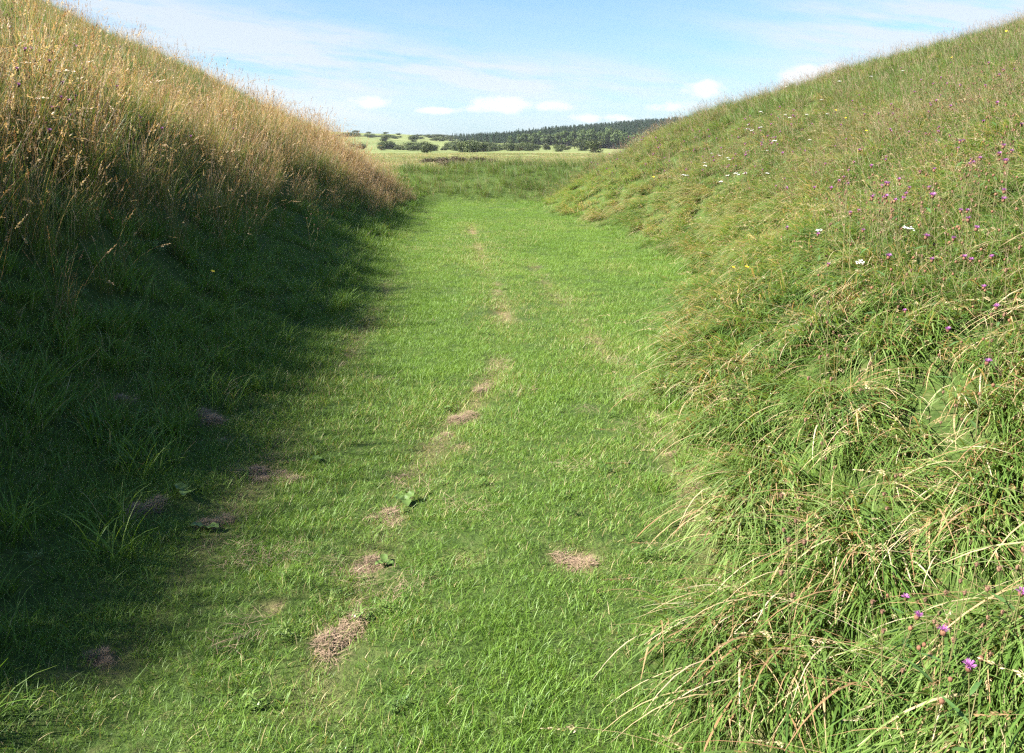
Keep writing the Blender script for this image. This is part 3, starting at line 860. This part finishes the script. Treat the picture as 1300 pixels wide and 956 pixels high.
for i in range(205):
    if 95 <= i:
        px = random.uniform(760, 1300); py = np.interp(px, [760, 830, 1000, 1300], [200, 160, 125, 60]) + random.uniform(0, 190) * min(1, (px - 700) / 250)
        lab = 'dark spent knapweed heads standing in the upper right bank'
    elif i < 60:
        px = random.uniform(1020, 1300); py = np.interp(px, [1020, 1100, 1300], [105, 75, 20]) + random.expovariate(1 / 50.) - 2
        lab = 'dark spent knapweed heads standing in the upper right bank'
    elif i < 80:
        px = random.uniform(0, 480); py = np.interp(px, [0, 60, 250, 400, 480], [10, 5, 90, 150, 185]) + random.expovariate(1 / 30.) - 8
        lab = 'dark spent flower heads along the top of the left bank'
    else:
        px = random.uniform(1000, 1300); py = random.uniform(250, 700); lab = 'brown spent flower heads low on the right bank'
    put(sp, sph, su, px, py, lab, 'spent heads: ' + lab.split('along')[0].split('standing')[0].split('low')[0].strip(), 'seed head', random.uniform(.7, 1.1))

# white umbels (yarrow)
def umbel(h, seed):
    rg = np.random.default_rng(seed)
    r = empty('yarrow', (0, 0, 0))
    sm, pts, ends = stem_mesh(h, seed, 0, .0018); link('stem', sm, r)
    link('leaves', stem_leaves(pts, seed, 7, .07, .02), r)
    a = Acc(); b = Acc()
    for k in range(26):
        rr = .038 * math.sqrt(rg.random()); an = rg.random() * 6.28
        q = (rr * math.cos(an), rr * math.sin(an), .004 * rg.normal() + .01 - rr * .12)
        tube(b, [(0, 0, -.03), (q[0] * .7, q[1] * .7, -.005), (q[0], q[1], q[2])], [.0007, .0006, .0005], 3)
        ellipsoid(a, q, (.0062, .0062, .003), 6, 4, .12, rg)
    um = link('umbel', acc_mesh('umbel', a, M_white), r); um.location = (0, 0, h)
    link('spokes', acc_mesh('spokes', b, M_stem), um)
    return r
ub = [umbel(.38, 21), umbel(.46, 22)]; ubh = [.38, .46]; uu = [False] * 2
for px, py in [(997, 146), (1050, 145), (1062, 104), (985, 180), (968, 162), (960, 166), (952, 158), (1028, 146), (1044, 127), (930, 200), (922, 203), (865, 223), (892, 207), (936, 221), (941, 222), (948, 221), (930, 223),
               (968, 220), (916, 232), (890, 210), (872, 224), (1092, 330), (1133, 289), (1101, 97), (964, 142), (1000, 110), (975, 192), (905, 195), (912, 198), (795, 262), (1146, 90), (948, 164), (1003, 150), (1028, 178), (1040, 292)]:
    put(ub, ubh, uu, px, py, 'white flat topped yarrow on the upper right bank', 'white yarrow on the right bank', 'flower', random.uniform(.6, .9))

# yellow daisies
def daisy(h, seed):
    r = empty('yellow_flower', (0, 0, 0))
    sm, pts, ends = stem_mesh(h, seed, 0, .0015); link('stem', sm, r)
    a = Acc(); n0 = 26; az = np.linspace(0, 6.283, n0, endpoint=False)
    V_, F_, al, P = strips(np.zeros((n0, 3)), az, np.full(n0, .017), np.full(n0, .0048), np.full(n0, 1.1), np.full(n0, 1.6), 3, 1, 0, .3)
    a.add(V_, F_, .5, al, 0); ellipsoid(a, (0, 0, .002), (.006, .006, .003), 8, 4)
    f = link('flower_head', acc_mesh('flower_head', a, M_yellow), r); f.location = (0, 0, h); f.rotation_euler = (.5, 0, 0)
    c = link('calyx', cal_me, r); c.location = (0, 0, h - .006); c.scale = (.6,) * 3
    return r
yd = [daisy(.34, 31), daisy(.42, 32)]; ydh = [.34, .42]; yu = [False] * 2
for px, py in [(1220, 56), (1214, 73), (1278, 40), (1294, 40), (1062, 158), (1064, 140), (1078, 172), (1074, 150), (828, 225), (834, 224), (830, 228), (871, 307), (876, 302), (939, 338), (952, 340), (922, 318), (830, 245),
               (845, 250), (962, 172), (1108, 165), (1168, 60), (1240, 70), (1150, 62), (900, 128), (915, 135), (268, 345)]:
    lb_ = 'small yellow daisy flower on the right bank' if px > 400 else 'single yellow flower at the foot of the left bank'
    put(yd, ydh, yu, px, py, lb_, 'yellow flowers on the right bank' if px > 400 else 'yellow flower left', 'flower', random.uniform(.8, 1.1))
for lst, u in ((protos, used), (sp, su), (ub, uu), (yd, yu)):
    for o, f_ in zip(lst, u):
        if not f_:
            for ch in list(o.children_recursive): bpy.data.objects.remove(ch)
            bpy.data.objects.remove(o)

# ------------------------------------------------------------------ distant trees and scrub
def leaf_mat(name, cols, trans=.2):
    m, nt = mat(name)
    a = N(nt, 'ShaderNodeAttribute', attribute_name='rnd').outputs['Fac']
    c = ramp(nt, [(i / (len(cols) - 1), c_) for i, c_ in enumerate(cols)], a)
    oi = N(nt, 'ShaderNodeObjectInfo')
    c = mixc(nt, mth(nt, 'MULTIPLY', oi.outputs['Random'], .4), c, (cols[0][0] * 1.3, cols[0][1] * .8, cols[0][2]))
    p = N(nt, 'ShaderNodeBsdfPrincipled'); p.inputs['Roughness'].default_value = .6; p.inputs['Specular IOR Level'].default_value = .2
    nt.links.new(c, p.inputs['Base Color'])
    tr = N(nt, 'ShaderNodeBsdfTranslucent'); nt.links.new(c, tr.inputs['Color'])
    mx = N(nt, 'ShaderNodeMixShader'); mx.inputs[0].default_value = trans
    nt.links.new(p.outputs[0], mx.inputs[1]); nt.links.new(tr.outputs[0], mx.inputs[2])
    o = N(nt, 'ShaderNodeOutputMaterial'); nt.links.new(mx.outputs[0], o.inputs[0])
    return m
M_broad = leaf_mat('broadleaf_foliage', [(.035, .065, .02), (.065, .105, .028), (.10, .14, .04)])
M_conif = leaf_mat('conifer_foliage', [(.015, .034, .018), (.028, .055, .026), (.045, .08, .035)], .1)
M_scrub = leaf_mat('scrub_foliage', [(.030, .048, .016), (.055, .08, .022), (.09, .105, .035)])
M_heath = leaf_mat('heather_foliage', [(.035, .032, .018), (.065, .055, .03), (.10, .09, .045)])
M_bark = plain('bark', (.07, .055, .04), (.13, .10, .075), 8, .9)

def leaf_cloud(acc, rg, n, centres, radii, size, shell=.55):
    """leaf-clump faces spread through a few overlapping lobes"""
    k = rg.integers(0, len(centres), n)
    d = unit(rg.normal(0, 1, (n, 3))); rad = rg.uniform(shell, 1.05, n) ** 1.0
    c = centres[k] + d * radii[k] * rad[:, None]
    nrm = unit(d + rg.normal(0, .6, (n, 3))); t1 = unit(np.cross(nrm, rg.normal(0, 1, (n, 3)))); t2 = np.cross(nrm, t1)
    s_ = size * rg.uniform(.5, 1.3, n)[:, None]
    V_ = np.stack([c - t1 * s_ - t2 * s_ * .6, c + t1 * s_ * .7 - t2 * s_, c + t1 * s_ + t2 * s_ * .7, c - t1 * s_ * .6 + t2 * s_], 1)
    acc.add(V_.reshape(-1, 3), np.arange(n * 4).reshape(-1, 4), np.repeat(rg.random(n), 4), .8, 0)
def tree_crown(seed, H, Wd, m, nl=9, base=.2, n=2600, size=.28):
    rg = np.random.default_rng(seed); a = Acc()
    cs = []; rs = []
    for i in range(nl):
        an = rg.random() * 6.28; zz = rg.uniform(base + .15, .88); rr = Wd * .5 * (1 - (zz - .45) ** 2 * 1.6) * rg.uniform(.2, .75)
        cs.append((rr * math.cos(an), rr * math.sin(an), H * zz)); r0 = Wd * rg.uniform(.16, .30); rs.append((r0, r0, r0 * .8))
    leaf_cloud(a, rg, n, np.array(cs), np.array(rs), size, .3)
    return acc_mesh('crown', a, m), cs
def make_tree(name, seed, H, Wd, m, **kw):
    r = empty(name, (0, 0, 0))
    cm, cs = tree_crown(seed, H, Wd, m, **kw)
    link('crown', cm, r)
    a = Acc(); tube(a, [(0, 0, -.3), (.02 * H, 0, H * .3), (0, .02 * H, H * .6)], [.035 * H, .025 * H, .012 * H], 7)
    for c in cs[:5]: tube(a, [(.02 * H, 0, H * .3), tuple(np.array(c) * .6 + np.array([0, 0, H * .14])), c], [.015 * H, .010 * H, .004 * H], 5)
    link('trunk', acc_mesh('trunk', a, M_bark), r)
    return r
trees = [make_tree('broadleaf_tree', 40 + i, 9.0, 9.5, M_broad, nl=13, n=3200, size=.26) for i in range(4)]
shrubs = [make_tree('shrub', 60 + i, 2.2, 4.2, M_scrub, nl=9, base=-.05, n=1500, size=.11) for i in range(3)]
heaths = [make_tree('heather_bush', 70 + i, .55, 1.5, M_heath, nl=9, base=-.1, n=1600, size=.035) for i in range(3)]
def place(lst, st, x, y, s, label, cat, group, sx=1.0, sink=.0):
    k = random.randrange(len(lst))
    o = lst[k] if not st[k] else copy_tree(lst[k]); st[k] = True
    o.location = (x, y, float(height(x, y)) - sink); o.rotation_euler = (0, 0, random.uniform(0, 6.28)); o.scale = (s * sx, s * sx, s)
    tag(o, label, cat, group)
def gpx(px, Y): return (px - 650) / F * Y * 1.0 / CP * 1.0
t_st = [False] * 4; s_st = [False] * 3; h_st = [False] * 3
# row of broadleaf trees in front of the conifer wood
for i in range(26):
    px = 652 + i * 8.2 + random.uniform(-3, 3); Y_ = 405 + random.uniform(-14, 22)
    place(trees, t_st, gpx(px, Y_), Y_, np.interp(px, [650, 690, 760, 860], [.45, .7, .9, 1.0]) * random.uniform(.85, 1.15),
          'rounded dark green broadleaf tree along the front edge of the distant wood', 'tree', 'broadleaf trees along the wood edge')
# scrub belt on the left
for i in range(62):
    px = random.uniform(455, 672); Y_ = random.uniform(255, 330)
    place(shrubs, s_st, gpx(px, Y_), Y_, random.uniform(.55, 1.15), 'low dark green shrub in the scrub belt across the far field', 'shrub', 'scrub belt shrubs', 1.4)
for px, Y_, s_, lab in [(547, 190, .95, 'lone dark round bush in the pale field in front of the scrub belt'), (600, 200, 1.2, 'wide low bush on a hummock at the scrub belt end'),
                        (592, 205, 1.0, 'smaller bush touching the left side of the wide hummock bush'), (612, 215, .9, 'low bush sloping off the hummock bush to the right'), (706, 225, .85, 'small lone round bush out in the field below the wood'),
                        (691, 290, 1.0, 'small brown bush on the pale strip, second from the left'), (680, 300, .8, 'small bush on the pale strip at its left end'),
                        (716, 300, .8, 'tiny bush on the pale strip near its middle'), (734, 280, 1.5, 'dark bush at the right end of the pale strip'), (750, 190, 1.1, 'bright green bush low beside the reddish right bank'),
                        (497, 420, 1.5, 'rounded tree standing on the far left skyline'), (530, 440, 1.3, 'second small tree on the far skyline, above the scrub'),
                        (566, 460, 1.2, 'third dark bushy tree on the far skyline')]:
    place(shrubs, s_st, gpx(px, Y_), Y_, s_, lab, 'bush', 'bushes out in the far field')
for i in range(14):
    px = 552 + i * 5.0 + random.uniform(-4, 4); Y_ = random.uniform(62, 72)
    if 596 < px < 601: continue
    place(heaths, h_st, gpx(px, Y_), Y_, random.uniform(.6, .95), 'brown heather bush in the dark patch beyond the end bank', 'heather', 'heather bushes beyond the end bank', 1.9, .05)

for i in range(80):
    px = random.uniform(438, 650); Y_ = random.uniform(470, 600)
    place(shrubs, s_st, gpx(px, Y_), Y_, random.uniform(.45, .8), 'small dark shrub along the far ridge behind the scrub belt', 'shrub', 'shrubs along the far ridge', 2.6)

# conifer wood on the hill: nobody could count it
acc = Acc(); K = 5
for k in range(K):
    rg = np.random.default_rng(80 + k); H = 11.0
    n0 = 420; z = rg.uniform(.08, 1, n0) ** .9; rr = (1 - z) ** .8 * 2.7 * rg.uniform(.5, 1.0, n0) + .1; an = rg.random(n0) * 6.28
    c_ = np.stack([rr * np.cos(an), rr * np.sin(an), z * H], -1)
    d_ = np.stack([np.cos(an), np.sin(an), -.35 + 0 * an], -1); s_ = np.stack([-np.sin(an), np.cos(an), 0 * an], -1)
    ll = (.35 + .9 * (1 - z))[:, None]
    V_ = np.stack([c_ - d_ * ll * .5 - s_ * ll * .3, c_ + d_ * ll * .6 - s_ * ll * .15, c_ + d_ * ll * .6 + s_ * ll * .15, c_ - d_ * ll * .5 + s_ * ll * .3], 1)
    acc.add(V_.reshape(-1, 3), np.arange(n0 * 4).reshape(-1, 4), np.repeat(rg.random(n0), 4), .8, 0, k)
    tb = Acc(); tube(tb, [(0, 0, -.5), (0, 0, H * .5), (0, 0, H)], [.22, .14, .03], 5)
    acc.add(tb.V[0], tb.F[0], .1, .1, 0, k)
def wood_rho(X, Y):
    edge = 425 + 30 * fbm(X * .01, Y * 0, 140)
    left = -40 + .30 * (Y - 430)
    return (Y > edge) * sstep(-16, 26, X + .055 * Y) * .075
X, Y = area(-120, 260, 415, 720, wood_rho, .075)
n = len(X)
s = RNG.uniform(.82, 1.08, n) * np.interp(X / Y * F, [-60, 0, 60, 130], [.35, .6, .9, 1.0])
stuff('conifer_wood', acc, K, X, Y, RNG.random(n) * 6.28, s, RNG.random(n), np.zeros(n), M_conif, 'dark conifer wood covering the distant low hill', 'wood', align=0.0)

# ------------------------------------------------------------------ the air
bm_v = np.array([[x_, y_, z_] for x_ in (-1200, 1200) for y_ in (-500, 1180) for z_ in (ZLO, 62)], float)
bm_f = np.array([[0, 1, 3, 2], [4, 6, 7, 5], [0, 4, 5, 1], [2, 3, 7, 6], [0, 2, 6, 4], [1, 5, 7, 3]])
m, nt = mat('haze'); pv = N(nt, 'ShaderNodeVolumePrincipled'); pv.inputs['Density'].default_value = .0001; pv.inputs['Color'].default_value = (.86, .92, 1, 1)
o = N(nt, 'ShaderNodeOutputMaterial'); nt.links.new(pv.outputs[0], o.inputs['Volume'])
hz = link('haze', make_mesh('haze', bm_v, bm_f, {}, m)); hz['kind'] = 'stuff'; hz['label'] = 'thin summer haze over the distant wood and fields'

# ------------------------------------------------------------------ sun and sky
SUN_EL, SUN_BACK = R(38.8), R(15)       # from the left, a little behind the camera
sv = Vector((-math.cos(SUN_EL) * math.cos(SUN_BACK), -math.cos(SUN_EL) * math.sin(SUN_BACK), math.sin(SUN_EL)))
sl = bpy.data.lights.new('sun', 'SUN'); sl.energy = 5.0; sl.angle = R(.53); sl.color = (1.0, .955, .88)
so = bpy.data.objects.new('sun', sl); COL.objects.link(so)
so.rotation_euler = sv.to_track_quat('Z', 'Y').to_euler(); so.location = (-40, -20, 40)

w = bpy.data.worlds.new('World'); sc.world = w; w.use_nodes = True
nt = w.node_tree; nt.nodes.clear()
sky = N(nt, 'ShaderNodeTexSky', sky_type='NISHITA'); sky.sun_disc = False
sky.sun_elevation = SUN_EL; sky.sun_rotation = math.atan2(sv.x, sv.y) % (2 * math.pi)
sky.air_density = 1.0; sky.dust_density = .2; sky.ozone_density = 2.0; sky.altitude = 20
tc = N(nt, 'ShaderNodeTexCoord'); D = tc.outputs['Generated']
sep = N(nt, 'ShaderNodeSeparateXYZ'); nt.links.new(D, sep.inputs[0])
zc = mth(nt, 'MAXIMUM', sep.outputs[2], .0)
den = mth(nt, 'ADD', zc, .09)
u = mth(nt, 'DIVIDE', sep.outputs[0], den); v = mth(nt, 'DIVIDE', sep.outputs[1], den)
cmb = N(nt, 'ShaderNodeCombineXYZ'); nt.links.new(u, cmb.inputs[0]); nt.links.new(v, cmb.inputs[1])
# tan-azimuth / tan-elevation about the +Y heading, used to say where in the sky each cloud bank is
ta = mth(nt, 'DIVIDE', sep.outputs[0], mth(nt, 'MAXIMUM', sep.outputs[1], .05))
te = mth(nt, 'DIVIDE', sep.outputs[2], mth(nt, 'MAXIMUM', sep.outputs[1], .05))
def blob(a0, e0, ra, re, tilt=0.0):
    da = mth(nt, 'SUBTRACT', ta, a0); de = mth(nt, 'SUBTRACT', mth(nt, 'SUBTRACT', te, e0), mth(nt, 'MULTIPLY', da, tilt))
    q_ = mth(nt, 'ADD', mth(nt, 'POWER', mth(nt, 'ABSOLUTE', mth(nt, 'DIVIDE', da, ra)), 2.0), mth(nt, 'POWER', mth(nt, 'ABSOLUTE', mth(nt, 'DIVIDE', de, re)), 2.0))
    return mth(nt, 'EXPONENT', mth(nt, 'MULTIPLY', q_, -1.0))
def ae(px, py):
    d = ray(px, py); return d[0] / d[1], d[2] / d[1]
# thin streaky veil
mpc = N(nt, 'ShaderNodeCombineXYZ'); nt.links.new(mth(nt, 'MULTIPLY', ta, 2.2), mpc.inputs[0]); nt.links.new(mth(nt, 'MULTIPLY', mth(nt, 'ADD', te, mth(nt, 'MULTIPLY', ta, .12)), 16.0), mpc.inputs[1])
n1 = noise(nt, mpc.outputs[0], 1.6, 7, .62)
veil = mth(nt, 'MULTIPLY', mth(nt, 'SUBTRACT', n1, .37, True), 4.6, True)
fields = None
for (px, py, wx, wy, tl, amp) in [(300, 70, 260, 48, -.10, 1.3), (560, 90, 330, 26, -.08, 1.1), (150, 20, 160, 40, 0, .8), (1200, 35, 220, 48, .05, 1.1), (640, 160, 500, 26, 0, .3), (430, 135, 160, 30, 0, .6), (780, 100, 160, 14, -.03, .8)]:
    a0, e0 = ae(px, py)
    b = mth(nt, 'MULTIPLY', blob(a0, e0, wx / F, wy / F, tl), amp)
    fields = b if fields is None else mth(nt, 'MAXIMUM', fields, b)
veil = mth(nt, 'MULTIPLY', veil, mth(nt, 'ADD', mth(nt, 'MULTIPLY', fields, 1.5), .10), True)
# small heaped clouds
mpd = N(nt, 'ShaderNodeCombineXYZ'); nt.links.new(mth(nt, 'MULTIPLY', ta, 26.0), mpd.inputs[0]); nt.links.new(mth(nt, 'MULTIPLY', te, 42.0), mpd.inputs[1])
n2 = noise(nt, mpd.outputs[0], 1.0, 6, .58)
cum = None
for (px, py, wx, wy) in [(640, 133, 46, 13), (605, 138, 26, 9), (700, 136, 44, 10), (465, 130, 60, 12), (893, 112, 30, 13), (850, 135, 46, 10), (1045, 96, 62, 17), (1010, 112, 50, 10), (560, 140, 50, 6), (770, 150, 60, 8)]:
    a0, e0 = ae(px, py); amp = 1.0 if px in (893, 1045, 640) else .72
    b = mth(nt, 'MULTIPLY', blob(a0, e0, wx / F, wy / F), amp)
    cum = b if cum is None else mth(nt, 'MAXIMUM', cum, b)
cumv = mth(nt, 'MULTIPLY', mth(nt, 'SUBTRACT', mth(nt, 'ADD', cum, mth(nt, 'MULTIPLY', mth(nt, 'SUBTRACT', n2, .5), 1.5)), .42), 3.2, True)
cumv = mth(nt, 'MULTIPLY', cumv, mth(nt, 'MULTIPLY', cum, 1.8, True))
# the same heaps continue round the rest of the sky
SKYV = (3.4, 3.65, 3.85)
hz_ = mth(nt, 'EXPONENT', mth(nt, 'MULTIPLY', mth(nt, 'MAXIMUM', te, 0.0), -9.0))
base_sky = mixc(nt, mth(nt, 'MULTIPLY', hz_, .8), mixc(nt, 1.0, sky.outputs[0], (.56, .73, .88), 'MULTIPLY'), (1.8, 2.45, 2.95))
c1 = mixc(nt, mth(nt, 'MULTIPLY', veil, .8), base_sky, SKYV)
c2 = mixc(nt, mth(nt, 'MULTIPLY', cumv, .85), c1, (4.2, 4.25, 4.3))
bg = N(nt, 'ShaderNodeBackground'); bg.inputs[1].default_value = .05
nt.links.new(c2, bg.inputs[0])
ow = N(nt, 'ShaderNodeOutputWorld'); nt.links.new(bg.outputs[0], ow.inputs[0])

# ------------------------------------------------------------------ render settings
sc.view_settings.view_transform = 'Standard'; sc.view_settings.look = 'None'
sc.view_settings.exposure = 2.25; sc.view_settings.gamma = 1; sc.view_settings.use_curve_mapping = False
sc.render.engine = 'CYCLES'
cy = sc.cycles
cy.max_bounces = 6; cy.diffuse_bounces = 3; cy.glossy_bounces = 2; cy.transmission_bounces = 4; cy.transparent_max_bounces = 4; cy.volume_bounces = 0
cy.caustics_reflective = False; cy.caustics_refractive = False
cy.use_denoising = False
cy.filter_width = 1.3
cy.use_adaptive_sampling = False
cy.sample_clamp_indirect = 4
